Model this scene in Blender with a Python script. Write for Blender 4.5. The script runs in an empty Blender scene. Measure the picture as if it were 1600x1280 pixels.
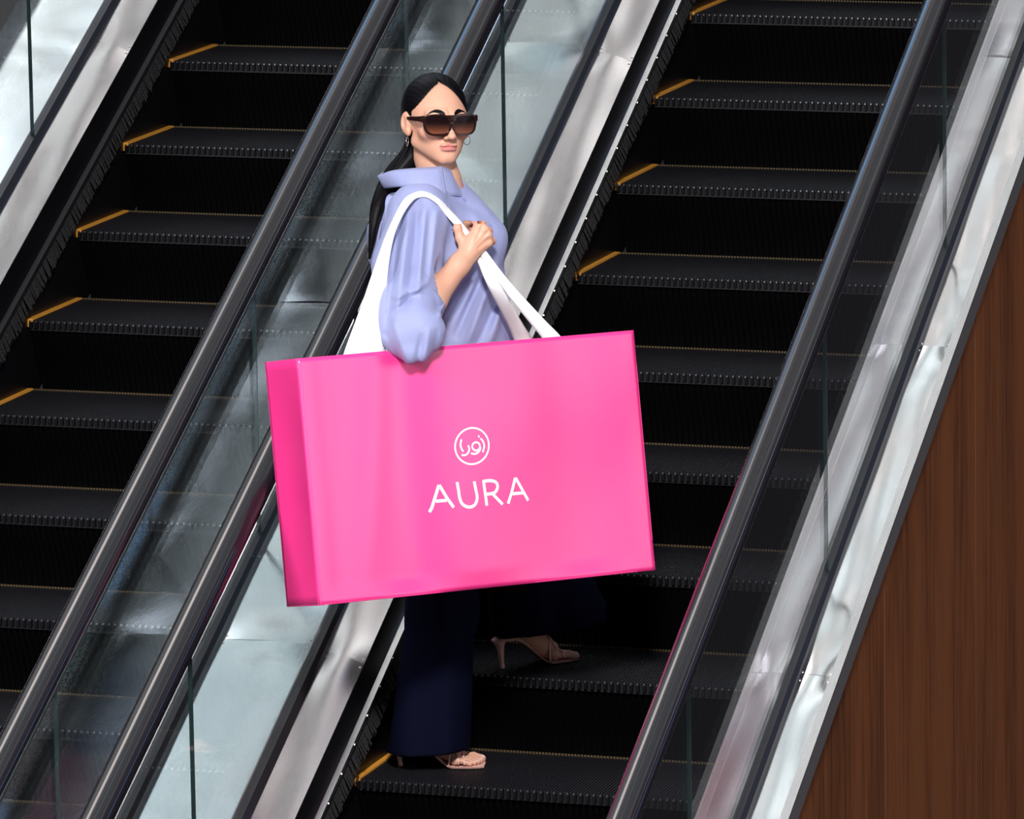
import bpy, bmesh, math, random
import numpy as np
from mathutils import Vector, Matrix

# ------------------------------------------------------------------ camera
CAM = np.array([6.965384872488481, -18.313373784200472, 2.2169022450616764])
RM = np.array([[0.95118236, 0.30823923, -0.01551432],
               [-0.04146577, 0.17744677, 0.98325644],
               [-0.30583118, 0.93461287, -0.18156562]])
FPX = 9697.522387
sc = bpy.context.scene
col = sc.collection
cd = bpy.data.cameras.new('camera')
cam = bpy.data.objects.new('camera', cd)
col.objects.link(cam)
cam.matrix_world = Matrix(((RM[0][0], RM[1][0], -RM[2][0], CAM[0]),
                           (RM[0][1], RM[1][1], -RM[2][1], CAM[1]),
                           (RM[0][2], RM[1][2], -RM[2][2], CAM[2]),
                           (0, 0, 0, 1)))
cd.sensor_width = 36
cd.lens = FPX / 1600 * 36
cd.clip_start = 0.5
cd.clip_end = 200
sc.camera = cam
vs = sc.view_settings
vs.view_transform = 'Standard'
vs.look = 'None'
vs.gamma = 1
vs.use_curve_mapping = False
vs.exposure = 0.0

# ------------------------------------------------------------------ world: atrium light and added reflection lobes
wd = bpy.data.worlds.new('atrium')
sc.world = wd
wd.use_nodes = True
wn, wl = wd.node_tree.nodes, wd.node_tree.links
wn.clear()
def WN(t, **k):
    n = wn.new(t)
    for a, b in k.items():
        if a.startswith('_'): setattr(n, a[1:], b)
        else: n.inputs[a.replace('__', ' ')].default_value = b
    return n
tc = WN('ShaderNodeTexCoord')
nrm = WN('ShaderNodeVectorMath', _operation='NORMALIZE'); wl.new(tc.outputs['Generated'], nrm.inputs[0])
def lobe(direction, lo, hi):
    d = Vector(direction).normalized()
    dt = WN('ShaderNodeVectorMath', _operation='DOT_PRODUCT'); wl.new(nrm.outputs[0], dt.inputs[0]); dt.inputs[1].default_value = d
    mr = WN('ShaderNodeMapRange', _interpolation_type='SMOOTHSTEP'); wl.new(dt.outputs['Value'], mr.inputs[0])
    mr.inputs[1].default_value = math.cos(math.radians(lo)); mr.inputs[2].default_value = math.cos(math.radians(hi))
    return mr.outputs[0]
def scaled(c, fac):
    m = WN('ShaderNodeMix', _data_type='RGBA'); wl.new(fac, m.inputs[0])
    m.inputs[6].default_value = (0, 0, 0, 1); m.inputs[7].default_value = (*c, 1); return m.outputs[2]
def addc(a, b):
    m = WN('ShaderNodeVectorMath', _operation='ADD'); wl.new(a, m.inputs[0]); wl.new(b, m.inputs[1]); return m.outputs[0]
# skylight overhead: patches of pinkish grey and pale blue glass with bright bays
nz = WN('ShaderNodeTexNoise', Scale=4.0, Detail=1.0, Roughness=.4); wl.new(nrm.outputs[0], nz.inputs['Vector'])
cr = WN('ShaderNodeValToRGB'); wl.new(nz.outputs['Fac'], cr.inputs[0])
e = cr.color_ramp.elements
e[0].position = .38; e[0].color = (.78, .74, .73, 1)
e[1].position = .62; e[1].color = (.66, .84, .90, 1)
nz2 = WN('ShaderNodeTexNoise', Scale=13.0, Detail=1.0, Roughness=.3, Distortion=.8); wl.new(nrm.outputs[0], nz2.inputs['Vector'])
mr2 = WN('ShaderNodeMapRange', _interpolation_type='SMOOTHSTEP'); wl.new(nz2.outputs['Fac'], mr2.inputs[0])
mr2.inputs[1].default_value = .56; mr2.inputs[2].default_value = .63; mr2.inputs[4].default_value = 1.9
white = WN('ShaderNodeVectorMath', _operation='SCALE'); white.inputs[0].default_value = (1, .98, .96); wl.new(mr2.outputs[0], white.inputs['Scale'])
sky = addc(cr.outputs[0], white.outputs[0])
lb = WN('ShaderNodeVectorMath', _operation='SCALE'); wl.new(sky, lb.inputs[0]); wl.new(lobe((-.306, .393, .868), 40, 24), lb.inputs['Scale'])
tot = addc(lb.outputs[0], scaled((.10, .20, .38), lobe((.75, .1, .45), 26, 8)))
tot = addc(tot, scaled((.10, .16, .26), lobe((-.8, -.1, .5), 26, 10)))
tot = addc(tot, scaled((3.0, 2.8, 2.9), lobe((.956, -.21, .157), 24, 8)))   # bright lobe added at right for the sheen on the bag front
ax_, nx_ = Vector((0, .8886, .4587)), Vector((0, -.4587, .8886))
def rail_dir(th, ph):
    th, ph = math.radians(th), math.radians(ph)
    return ax_ * math.cos(th) + (nx_ * math.cos(ph) + Vector((-1, 0, 0)) * math.sin(ph)) * math.sin(th)
tot = addc(tot, scaled((12, 10.6, 10), lobe(rail_dir(45.5, 44), 5.2, 2.6)))       # bright lobe added for the silver streak along the handrails
tot = addc(tot, scaled((.8, 2.2, 4.6), lobe(rail_dir(35.5, 60), 6.5, 3)))  # blue lobes added for the streaks on the handrail edges
tot = addc(tot, scaled((.8, 2.0, 4.2), lobe(rail_dir(48, -62), 6, 3)))
tot = addc(tot, scaled((5, 5, 5.6), lobe(rail_dir(42, -38), 3.2, 1.2)))
basec = WN('ShaderNodeVectorMath', _operation='ADD'); wl.new(tot, basec.inputs[0]); basec.inputs[1].default_value = (.022, .021, .025)
bg = WN('ShaderNodeBackground', Strength=1.0); wl.new(basec.outputs[0], bg.inputs['Color'])
wo = WN('ShaderNodeOutputWorld'); wl.new(bg.outputs[0], wo.inputs[0])

# ------------------------------------------------------------------ hall key lamp and an added fill
def area(name, loc, target, size, power, color=(1, 1, 1)):
    l = bpy.data.lights.new(name, 'AREA'); l.shape = 'DISK'; l.size = size; l.energy = power; l.color = color
    o = bpy.data.objects.new(name, l); col.objects.link(o); o.location = loc
    o.rotation_euler = (Vector(target) - Vector(loc)).to_track_quat('-Z', 'Y').to_euler(); return o
area('ceiling_spot_key', (4.1, -9.8, 3.9), (1.95, -3.2, -.7), 1.0, 900, (1, .97, .95))
area('added_fill_light', (-1.5, -9.5, 2.6), (1.8, -3.2, -.5), 2.2, 340, (.95, .96, 1))  # soft fill added to lift the bag side and the feet

# ------------------------------------------------------------------ helpers
T = math.tan(math.radians(27.3))
W_, w_, HH, D_, HC, PHB = 1.03246, .132487, 1.03713, 1.605227, .262693, .288841

def ray(px, py):
    d = RM.T @ np.array([(px - 800) / FPX, -(py - 640) / FPX, 1.0]); return d
U = Vector((math.cos(.31625), math.sin(.31625), 0))         # figure frame: right
V = Vector((math.sin(.31625), -math.cos(.31625), 0))        # figure frame: towards the viewer
ORG = Vector((1.80, -3.10, -1.70902))                       # figure frame origin, on the lower step
def at(px, py, v=0.0):
    """world point at distance v in front of the figure plane"""
    d = ray(px, py); n = np.array(V); o = np.array(ORG) + v * n
    t = np.dot(o - CAM, n) / np.dot(d, n)
    return Vector(CAM + d * t)

def children_tag(o, label=None, cat=None, group=None, kind=None):
    if label: o['label'] = label
    if cat: o['category'] = cat
    if group: o['group'] = group
    if kind: o['kind'] = kind
    return o
tag = children_tag
def empty(name, loc=(0, 0, 0), **k):
    o = bpy.data.objects.new(name, None); o.empty_display_size = .1; col.objects.link(o); o.location = loc
    return tag(o, **k)
def link(name, me, mat=None, parent=None, smooth=False, **k):
    o = bpy.data.objects.new(name, me); col.objects.link(o)
    if mat is not None:
        me.materials.clear()
        for m in (mat if isinstance(mat, (list, tuple)) else [mat]): me.materials.append(m)
    if smooth:
        me.polygons.foreach_set('use_smooth', [True] * len(me.polygons)); me.update()
    if parent is not None:
        o.parent = parent
        o.matrix_parent_inverse = Matrix.Translation(-parent_loc(parent))
    return tag(o, **k)
def parent_loc(p):
    return p.location if p.type == 'EMPTY' else Vector((0, 0, 0))   # mesh parents sit at the world origin
def mesh(name, verts, faces):
    me = bpy.data.meshes.new(name); me.from_pydata([tuple(v) for v in verts], [], faces); me.update(); return me
class MB:
    def __init__(s): s.v = []; s.f = []
    def add(s, vs, fs):
        n = len(s.v); s.v += [tuple(v) for v in vs]; s.f += [tuple(i + n for i in f) for f in fs]; return s
    def box(s, a, b):
        (x0, y0, z0), (x1, y1, z1) = a, b
        return s.add([(x0, y0, z0), (x1, y0, z0), (x1, y1, z0), (x0, y1, z0), (x0, y0, z1), (x1, y0, z1), (x1, y1, z1), (x0, y1, z1)],
                     [(0, 3, 2, 1), (4, 5, 6, 7), (0, 1, 5, 4), (1, 2, 6, 5), (2, 3, 7, 6), (3, 0, 4, 7)])
    def tube(s, pts, rad, n=10, cap=True):
        pts = [Vector(p) for p in pts]; rad = rad if hasattr(rad, '__len__') else [rad] * len(pts)
        t0 = (pts[1] - pts[0]).normalized(); ref = t0.orthogonal().normalized(); rings = []
        for i, p in enumerate(pts):
            t = (pts[min(i + 1, len(pts) - 1)] - pts[max(i - 1, 0)]).normalized()
            ref = (ref - t * ref.dot(t)).normalized(); b = t.cross(ref)
            rings.append([p + (ref * math.cos(2 * math.pi * k / n) + b * math.sin(2 * math.pi * k / n)) * rad[i] for k in range(n)])
        vs = [q for r in rings for q in r]; fs = []
        for i in range(len(pts) - 1):
            for k in range(n): fs.append((i * n + k, i * n + (k + 1) % n, (i + 1) * n + (k + 1) % n, (i + 1) * n + k))
        if cap: fs.append(tuple(range(n))[::-1]); fs.append(tuple((len(pts) - 1) * n + k for k in range(n)))
        return s.add(vs, fs)
    def mesh(s, name): return mesh(name, s.v, s.f)
def incline(name, prof, y0, y1, ny=1, disp=None, close=True):
    """profile of (X, height above the nosing line) swept up the 27.3 degree incline"""
    vs = []; fs = []; m = len(prof)
    for j in range(ny + 1):
        y = y0 + (y1 - y0) * j / ny
        for x, h in prof: vs.append((x, y, y * T + h))
    for j in range(ny):
        for i in range(m if close else m - 1):
            a = j * m + i; b = j * m + (i + 1) % m; fs.append((a, b, b + m, a + m))
    if close: fs.append(tuple(range(m))[::-1]); fs.append(tuple(ny * m + i for i in range(m)))
    me = mesh(name, vs, fs)
    bm = bmesh.new(); bm.from_mesh(me); bmesh.ops.recalc_face_normals(bm, faces=bm.faces); bm.to_mesh(me); bm.free()
    return me
def rect(x0, x1, h0, h1): return [(x0, h0), (x1, h0), (x1, h1), (x0, h1)]

# ------------------------------------------------------------------ materials
def newmat(name):
    m = bpy.data.materials.new(name); m.use_nodes = True; nt = m.node_tree
    return m, nt, nt.nodes['Principled BSDF']
def setin(b, **k):
    for a, v in k.items():
        a = a.replace('_', ' ')
        b.inputs[a].default_value = (*v, 1) if isinstance(v, tuple) and len(v) == 3 and b.inputs[a].type == 'RGBA' else v
def pmat(name, color, rough=.5, metal=0., bump=None, var=0., spec=.5, coat=0., sheen=0., sss=0.):
    m, nt, b = newmat(name); N, L = nt.nodes, nt.links
    setin(b, Base_Color=color, Roughness=rough, Metallic=metal, Specular_IOR_Level=spec, Coat_Weight=coat, Sheen_Weight=sheen)
    if sss: setin(b, Subsurface_Weight=sss, Subsurface_Scale=.01, Subsurface_Radius=(1., .35, .2))
    tcn = N.new('ShaderNodeTexCoord')
    if bump or var:
        sc_, strength, dist, stretch = bump or (20, 0, 0, (1, 1, 1))
        mp = N.new('ShaderNodeMapping'); mp.inputs['Scale'].default_value = stretch; L.new(tcn.outputs['Object'], mp.inputs[0])
        n = N.new('ShaderNodeTexNoise'); n.inputs['Scale'].default_value = sc_; n.inputs['Detail'].default_value = 4; L.new(mp.outputs[0], n.inputs['Vector'])
        if bump and strength:
            bp = N.new('ShaderNodeBump'); bp.inputs['Strength'].default_value = strength; bp.inputs['Distance'].default_value = dist
            L.new(n.outputs['Fac'], bp.inputs['Height']); L.new(bp.outputs[0], b.inputs['Normal'])
        if var:
            hs = N.new('ShaderNodeHueSaturation'); hs.inputs['Color'].default_value = (*color, 1)
            mr = N.new('ShaderNodeMapRange'); L.new(n.outputs['Fac'], mr.inputs[0]); mr.inputs[3].default_value = 1 - var; mr.inputs[4].default_value = 1 + var
            L.new(mr.outputs[0], hs.inputs['Value']); L.new(hs.outputs[0], b.inputs['Base Color'])
    return m
def steel(name, color, rough, wave=.02, wscale=2.2, brush=True):
    m, nt, b = newmat(name); N, L = nt.nodes, nt.links
    setin(b, Base_Color=color, Roughness=rough, Metallic=1.0)
    tcn = N.new('ShaderNodeTexCoord')
    n = N.new('ShaderNodeTexNoise'); n.inputs['Scale'].default_value = wscale; n.inputs['Detail'].default_value = 2; n.inputs['Roughness'].default_value = .35
    n.inputs['Distortion'].default_value = .6
    L.new(tcn.outputs['Object'], n.inputs['Vector'])
    bp = N.new('ShaderNodeBump'); bp.inputs['Strength'].default_value = 1; bp.inputs['Distance'].default_value = wave; L.new(n.outputs['Fac'], bp.inputs['Height'])
    last = bp.outputs[0]
    if brush:
        mp = N.new('ShaderNodeMapping'); mp.inputs['Scale'].default_value = (1400, 6, 6); L.new(tcn.outputs['Object'], mp.inputs[0])
        n2 = N.new('ShaderNodeTexNoise'); n2.inputs['Scale'].default_value = 1; n2.inputs['Detail'].default_value = 3; L.new(mp.outputs[0], n2.inputs['Vector'])
        b2 = N.new('ShaderNodeBump'); b2.inputs['Strength'].default_value = .12; b2.inputs['Distance'].default_value = .0004
        L.new(n2.outputs['Fac'], b2.inputs['Height']); L.new(last, b2.inputs['Normal']); last = b2.outputs[0]
        mr = N.new('ShaderNodeMapRange'); mr.inputs[3].default_value = rough * .8; mr.inputs[4].default_value = rough * 1.25
        L.new(n2.outputs['Fac'], mr.inputs[0]); L.new(mr.outputs[0], b.inputs['Roughness'])
    L.new(last, b.inputs['Normal'])
    return m
def glassmat(name, tint):
    m = bpy.data.materials.new(name); m.use_nodes = True; nt = m.node_tree; N, L = nt.nodes, nt.links; N.clear()
    g = N.new('ShaderNodeNewGeometry'); d = N.new('ShaderNodeVectorMath'); d.operation = 'DOT_PRODUCT'
    L.new(g.outputs['Normal'], d.inputs[0]); L.new(g.outputs['Incoming'], d.inputs[1])
    a = N.new('ShaderNodeMath'); a.operation = 'ABSOLUTE'; L.new(d.outputs['Value'], a.inputs[0])
    s = N.new('ShaderNodeMath'); s.operation = 'SUBTRACT'; s.inputs[0].default_value = 1; L.new(a.outputs[0], s.inputs[1])
    pw = N.new('ShaderNodeMath'); pw.operation = 'POWER'; L.new(s.outputs[0], pw.inputs[0]); pw.inputs[1].default_value = 5
    ma = N.new('ShaderNodeMath'); ma.operation = 'MULTIPLY_ADD'; L.new(pw.outputs[0], ma.inputs[0]); ma.inputs[1].default_value = .95; ma.inputs[2].default_value = .045
    tr = N.new('ShaderNodeBsdfTransparent'); tr.inputs[0].default_value = (*tint, 1)
    gl = N.new('ShaderNodeBsdfGlossy'); gl.inputs['Roughness'].default_value = .01; gl.inputs[0].default_value = (.95, .97, .97, 1)
    mx = N.new('ShaderNodeMixShader'); L.new(ma.outputs[0], mx.inputs[0]); L.new(tr.outputs[0], mx.inputs[1]); L.new(gl.outputs[0], mx.inputs[2])
    o = N.new('ShaderNodeOutputMaterial'); L.new(mx.outputs[0], o.inputs[0]); return m
def woodmat():
    m, nt, b = newmat('wood_veneer'); N, L = nt.nodes, nt.links
    tcn = N.new('ShaderNodeTexCoord'); mp = N.new('ShaderNodeMapping'); mp.inputs['Scale'].default_value = (1, 1, .06); L.new(tcn.outputs['Object'], mp.inputs[0])
    n = N.new('ShaderNodeTexNoise'); n.inputs['Scale'].default_value = 48; n.inputs['Detail'].default_value = 6; n.inputs['Roughness'].default_value = .65; L.new(mp.outputs[0], n.inputs['Vector'])
    n2 = N.new('ShaderNodeTexNoise'); n2.inputs['Scale'].default_value = 5; n2.inputs['Detail'].default_value = 1; L.new(mp.outputs[0], n2.inputs['Vector'])
    ad = N.new('ShaderNodeMath'); ad.operation = 'MULTIPLY_ADD'; L.new(n2.outputs['Fac'], ad.inputs[0]); ad.inputs[1].default_value = .8; L.new(n.outputs['Fac'], ad.inputs[2])
    cr = N.new('ShaderNodeValToRGB'); L.new(ad.outputs[0], cr.inputs[0]); e = cr.color_ramp.elements
    e[0].position = .62; e[0].color = (.085, .028, .011, 1); e[1].position = 1.22; e[1].color = (.195, .066, .024, 1)
    L.new(cr.outputs[0], b.inputs['Base Color']); setin(b, Roughness=.6, Specular_IOR_Level=.15)
    return m
M = dict(
    tread=pmat('step_aluminium_black', (.0115, .011, .0145), .5, 0., spec=.3),
    riser=pmat('riser_black', (.0012, .0012, .0016), .7, spec=.05),
    tip=pmat('cleat_tip_bare_metal', (.75, .75, .8), .3, 1.0),
    yellow=pmat('safety_yellow', (.70, .30, .035), .5, var=.15, bump=(60, 0, 0, (1, 1, 1))),
    yellowdim=pmat('dull_yellow_marking', (.085, .058, .025), .6),  # darker yellow for the dashes at the tread rear
    rubber=pmat('handrail_rubber', (.009, .0075, .010), .13, spec=.28, bump=(14, .06, .001, (1, .15, .15))),
    black=pmat('black_anodised', (.010, .009, .011), .38, spec=.4),
    skirt=pmat('skirt_black', (.004, .004, .005), .35, spec=.2),
    brush=pmat('brush_bristle', (.007, .0068, .0078), .85, bump=(60, .9, .01, (.2, 1, 3))),
    alu=steel('brushed_aluminium', (.75, .71, .70), .28, wave=.003, wscale=8),
    steel=steel('brushed_steel', (.80, .87, .90), .13, wave=.007, wscale=2.0),
    steelwarmrefl=steel('warm_reflection_steel', (.70, .63, .62), .20, wave=.005, wscale=2.0),  # pinkish tint stands in for warm reflections on the inner decks
    steelright=steel('right_reflection_steel', (.86, .82, .815), .13, wave=.006, wscale=2.4),  # bright warm tint stands in for reflections on the right outer deck
    steeldarkrefl=steel('dark_reflection_steel', (.24, .22, .225), .40, wave=.004, wscale=2.4),  # darkened copy, stands in for dark reflections on the right inner deck
    teeth=pmat('nosing_black', (.003, .0028, .0036), .55, spec=.15),
    gap=pmat('dark_gap', (.006, .006, .007), .8),
    glass=glassmat('balustrade_glass', (.95, .965, .965)),
    edge=pmat('glass_edge', (.02, .035, .035), .2),
    wood=woodmat(),
    trimgrey=pmat('grey_edge_trim', (.16, .15, .15), .45, .4),
    pink=pmat('bag_pink_paper', (.93, .036, .26), .38, spec=1.0),
    white=pmat('white_cloth', (.86, .86, .88), .75, sheen=.2, bump=(90, .15, .002, (1, 1, .2))),
    print=pmat('white_print', (.95, .93, .95), .5),
)

# ------------------------------------------------------------------ wood-clad side below the right deck
XR = D_ + W_ + w_
def wood_wall():
    x0 = XR + .118; zb = -5.0; ys = [-9.0, 2.5]
    vs = [(x0, -9, zb), (x0, 2.5, zb), (x0, 2.5, 2.5 * T + HC - .065), (x0, -9, -9 * T + HC - .065)]
    vs += [(x - .04, y, z) for x, y, z in vs]
    me = mesh('w', vs, [(0, 1, 2, 3), (7, 6, 5, 4), (0, 3, 7, 4), (1, 5, 6, 2), (3, 2, 6, 7), (0, 4, 5, 1)])
    wl_ = link('wall_right', me, M['wood'], label='dark brown vertical wood veneer cladding below the right-hand steel deck', kind='structure')
    # fine vertical joints between the cladding boards
    for i, y in enumerate((-4.73, -3.715, -2.70, -1.685, -.67)):
        zt = y * T + HC - .08
        b = MB().box((x0 - .002, y - .0015, zb), (x0 + .0012, y + .0015, zt))
        link('trim_%d' % (i + 1), b.mesh('t'), pmat('cladding_joint', (.125, .050, .022), .6) if i == 0 else bpy.data.materials['cladding_joint'],
             kind='structure', label='thin vertical joint in the wood cladding')
wood_wall()

# ------------------------------------------------------------------ escalators
def round_prof(cx, ch, hw, hh_, r=.018, n=5):
    p = []
    for sx, sy, a0 in ((1, -1, -90), (1, 1, 0), (-1, 1, 90), (-1, -1, 180)):
        for k in range(n + 1):
            a = math.radians(a0 + 90 * k / n); p.append((cx + sx * (hw - r) + r * math.cos(a), ch + sy * (hh_ - r) + r * math.sin(a)))
    return p
def rail_prof(cx, ch):
    p = []
    for k in range(25):
        a = math.pi * k / 24; p.append((cx + .040 * math.cos(a), ch + .0 + .026 * math.sin(a) ** .9 if 0 < k < 24 else ch))
    for k in range(1, 8):
        a = math.pi + math.pi * k / 8; p.append((cx + .040 * math.cos(a) , ch - .012 * math.sin(a - math.pi) ** .6))
    return p
def step_meshes():
    """one step: cleated tread, curved cleated riser, teeth along the front edge"""
    b = MB(); N = 57; pitch = W_ / N
    b.box((.002, .004, -.03), (W_ - .002, .398, -.008))
    for i in range(N * 2):
        x = (i + .25) * pitch / 2
        b.box((x, .0 if i % 2 == 0 else .006, -.009), (x + pitch * .27, .4, 0))
    r = MB(); n = 10; prof = []
    for k in range(n + 1):
        t = k / n; prof.append((.012 + .05 * math.sin(t * math.pi / 2) ** 1.5 + .03 * t, -.012 - t * (.4 * T + .01)))
    vs = [(x, y, z) for y, z in prof for x in (.002, W_ - .002)]
    r.add(vs, [(2 * k, 2 * k + 1, 2 * k + 3, 2 * k + 2) for k in range(n)])
    for i in range(N):
        x = (i + .25) * pitch
        vs = []; fs = []
        for y, z in prof: vs += [(x, y + .001, z), (x, y - .007, z), (x + pitch * .45, y - .007, z), (x + pitch * .45, y + .001, z)]
        for k in range(n):
            for q in range(3): fs.append((4 * k + q, 4 * k + q + 1, 4 * k + 5 + q, 4 * k + 4 + q))
        r.add(vs, fs)
    te = MB(); tp = MB()
    for i in range(N):
        x = (i + .22) * pitch
        te.box((x, -.006, -.022), (x + pitch * .5, .006, -.004))
        tp.box((x + .0014, -.0064, -.0042), (x + pitch * .5 - .0030, .0015, -.0002))
    st, st2 = MB(), MB()
    st.box((-.004, .004, -.02), (.012, .392, .005)); st2.box((W_ - .012, .004, -.02), (W_ + .004, .392, .005))
    rm = MB()
    for i in range(N * 2):
        x = (i + .3) * pitch / 2; rm.box((x, .391, -.006), (x + pitch * .3, .398, .0035))
    return (b.mesh('step_tread'), r.mesh('step_riser'), te.mesh('nosing_teeth'), tp.mesh('tooth_tips'), st.mesh('side_stripe'), st2.mesh('side_stripe'), rm.mesh('rear_marking'))
SM = step_meshes()
for me, m in zip(SM, ('tread', 'riser', 'teeth', 'tip', 'yellow', 'yellow', 'yellowdim')): me.materials.append(M[m])
PROTO = {}
def place_step(root, X, ph, k):
    loc = Vector((X, -k * .4 + ph, (-k * .4 + ph) * T))
    s = bpy.data.objects.new('step', SM[0]); col.objects.link(s); s.parent = root; s.location = loc
    for nm, me in zip(('riser', 'nosing_teeth', 'tooth_tips', 'side_stripe', 'side_stripe', 'rear_marking'), SM[1:]):
        c = bpy.data.objects.new(nm, me); col.objects.link(c); c.parent = s
    return s
Y0, Y1 = -6.6, 1.6
def panels(name, prof, seams, mat, root, gap=.0012, bulge=None, ny=1, **k):
    ys = [Y0] + sorted(seams) + [Y1]
    for a, b in zip(ys[:-1], ys[1:]):
        me = incline(name, prof, a + gap, b - gap, ny)
        link(name, me, mat, root, **k)
def deck_grid(name, xa, xb, ha, hb, seams, root, seed, thick=.012, mat='steel'):
    """thin steel cover sheets, very slightly dented, pulled down where they are screwed at the seams"""
    ys = [Y0] + sorted(seams) + [Y1]; rnd = random.Random(seed)
    for a, b in zip(ys[:-1], ys[1:]):
        a += .0004; b -= .0004; nx = 14; ny = max(8, int((b - a) / .02)); vs = []; ph = [rnd.uniform(0, 6.28) for _ in range(6)]
        for j in range(ny + 1):
            y = a + (b - a) * j / ny; e = min(y - a, b - y)
            for i in range(nx + 1):
                t = i / nx; x = xa + (xb - xa) * t; h = ha + (hb - ha) * t
                s_ = math.sin(math.pi * t)
                dz = .0048 * s_ * math.exp(-(e / .085) ** 2) * (1 + .5 * math.sin(ph[0]))
                dz += .0011 * s_ * math.sin(y * 9 + ph[1]) + .0006 * math.sin(2 * math.pi * t + y * 5 + ph[2])
                vs.append((x, y, y * T + h + dz))
        m = nx + 1; top = len(vs)
        fs = [(j * m + i, j * m + i + 1, (j + 1) * m + i + 1, (j + 1) * m + i) for j in range(ny) for i in range(nx)]
        # skirt down around the sheet so it has thickness
        ring = [i for i in range(m)] + [j * m + nx for j in range(1, ny + 1)] + [ny * m + i for i in range(nx - 1, -1, -1)] + [j * m for j in range(ny - 1, 0, -1)]
        R = len(ring)
        for q in ring: vs.append(vs[q])
        for q in ring: x, y, z = vs[q]; vs.append((x, y, z - thick))
        for q in range(R): fs.append((top + (q + 1) % R, top + q, top + R + q, top + R + (q + 1) % R))
        link(name, mesh(name, vs, fs), M[mat], root, smooth=True)
        # screws in the corners
        for y in (a + .014, b - .014):
            for x in (xa + (xb - xa) * .05, xa + (xb - xa) * .95):
                t = (x - xa) / (xb - xa); h = ha + (hb - ha) * t
                c = Vector((x, y, y * T + h)); nrm_ = Vector((0, -math.sin(math.radians(27.3)), math.cos(math.radians(27.3))))
                if -5.0 < y < 0: link('screw', MB().tube([c - nrm_ * .001, c + nrm_ * .0015, c + nrm_ * .0025], [.0035, .0035, .002], 10).mesh('screw'), M['alu'], root)
def balustrade(root, X, side, joints, inner_seams, outer=None, step_x=0.):
    """side=+1: the steps lie towards +X; step_x: edge of the steps"""
    link('handrail', incline('handrail', rail_prof(X, HH - .014), Y0, Y1, 60), M['rubber'], root, smooth=True)
    link('handrail_guide', incline('handrail_guide', rect(X - .022, X + .022, HH - .062, HH - .032), Y0, Y1), M['black'], root)
    link('guide_lip', incline('guide_lip', rect(X + .0222, X + .025, HH - .044, HH - .038), Y0, Y1), M['alu'], root)
    ys = [Y0] + sorted(joints) + [Y1]
    for a, b in zip(ys[:-1], ys[1:]):
        link('glass_panel', incline('glass_panel', rect(X - .005, X + .005, HC - .02, HH - .055), a + .0025, b - .0025), M['glass'], root)
    for y in joints:
        link('panel_joint', incline('panel_joint', rect(X - .0052, X + .0052, HC - .01, HH - .055), y - .0022, y + .0022), M['edge'], root)
    ch = MB()
    link('base_channel', incline('base_channel', [(X - .022, HC - .03), (X + .022, HC - .03), (X + .022, HC + .018), (X + .012, HC + .030), (X - .012, HC + .030), (X - .022, HC + .018)], Y0, Y1), M['black'], root)
    if inner_seams is not None:
        xa = X + side * .022; xb = step_x - side * .006
        deck_grid('inner_deck', min(xa, xb), max(xa, xb), *( (HC, .236) if side > 0 else (.236, HC)), inner_seams, root, int(X * 100) + 7, mat='steeldarkrefl' if X > 2 else 'steelwarmrefl')
        link('skirt_panel', incline('skirt_panel', rect(*sorted((step_x - side * .010, step_x - side * .0045)), -.26, .2355), Y0, Y1), M['skirt'], root)
        link('brush_holder', incline('brush_holder', [(step_x - side * .0045, .128), (step_x + side * .010, .124), (step_x + side * .010, .108), (step_x - side * .0045, .104)], Y0, Y1), M['alu' if X > 1 else 'black'], root)  # leftmost holder is black to stand in for unlit aluminium
        if side > 0 and X > 1:
            y = -4.6
            while y < 0:
                link('screw', MB().tube([Vector((step_x + side * .0095, y, y * T + .116)), Vector((step_x + side * .0125, y, y * T + .116))], [.004, .003], 8).mesh('screw'), M['alu'], root); y += .105
        br = MB(); rnd = random.Random(3); y = Y0
        while y < Y1:
            l = .024 + rnd.uniform(-.004, .004); dy = .010
            z = y * T; h0, h1 = .104, .056 + rnd.uniform(-.008, .004)
            xi = step_x - side * .002
            br.add([(xi, y, z + h0), (xi, y + dy, z + h0 + dy * T), (xi + side * l, y + dy * .9, z + h1 + dy * T), (xi + side * l, y + dy * .1, z + h1), (xi, y, z + h1 - .03), (xi, y + dy, z + h1 - .03)],
                   [(0, 1, 2, 3), (3, 2, 5, 4)])
            y += dy + .0002
        link('skirt_brush', br.mesh('skirt_brush'), M['brush'], root)

escA = empty('escalator', (0, -3, -3 * T), label='left-hand escalator with black cleated steps and yellow edge stripes, nobody on it', cat='escalator')
escB = empty('escalator', (D_, -3, -3 * T), label='right-hand escalator whose black steps carry the woman with the pink bag', cat='escalator')
escC = empty('escalator', (-.6, -1, -1 * T), label='far-left escalator, only its dark rail base showing in the upper left corner', cat='escalator')
bpy.context.view_layer.update()
def steps(root, X, ph, ks):
    for k in ks:
        s = place_step(root, X, ph, k); s.matrix_parent_inverse = Matrix.Translation(-root.location)
steps(escA, 0, 0, range(-1, 12)); steps(escB, D_, PHB, range(0, 12))
balustrade(escA, -w_, 1, [-1.207, -2.51, -3.81, -5.1, .1], [-.72, -3.2], step_x=0.)
balustrade(escA, W_ + w_, -1, [-1.51, -2.815, -4.295, -5.6, -.2], [-1.9, -4.4], step_x=W_)
balustrade(escB, D_ - w_, 1, [-1.562, -2.86, -4.153, -5.45, -.26], [-.71, -3.21], step_x=D_)
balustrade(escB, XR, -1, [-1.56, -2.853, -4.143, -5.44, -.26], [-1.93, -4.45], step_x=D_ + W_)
link('dark_backing', incline('dark_backing', rect(-.02, W_ + .02, -.62, -.58), Y0, Y1), M['gap'], escA)  # dark backing added to block world light in the gaps beside the steps
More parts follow.
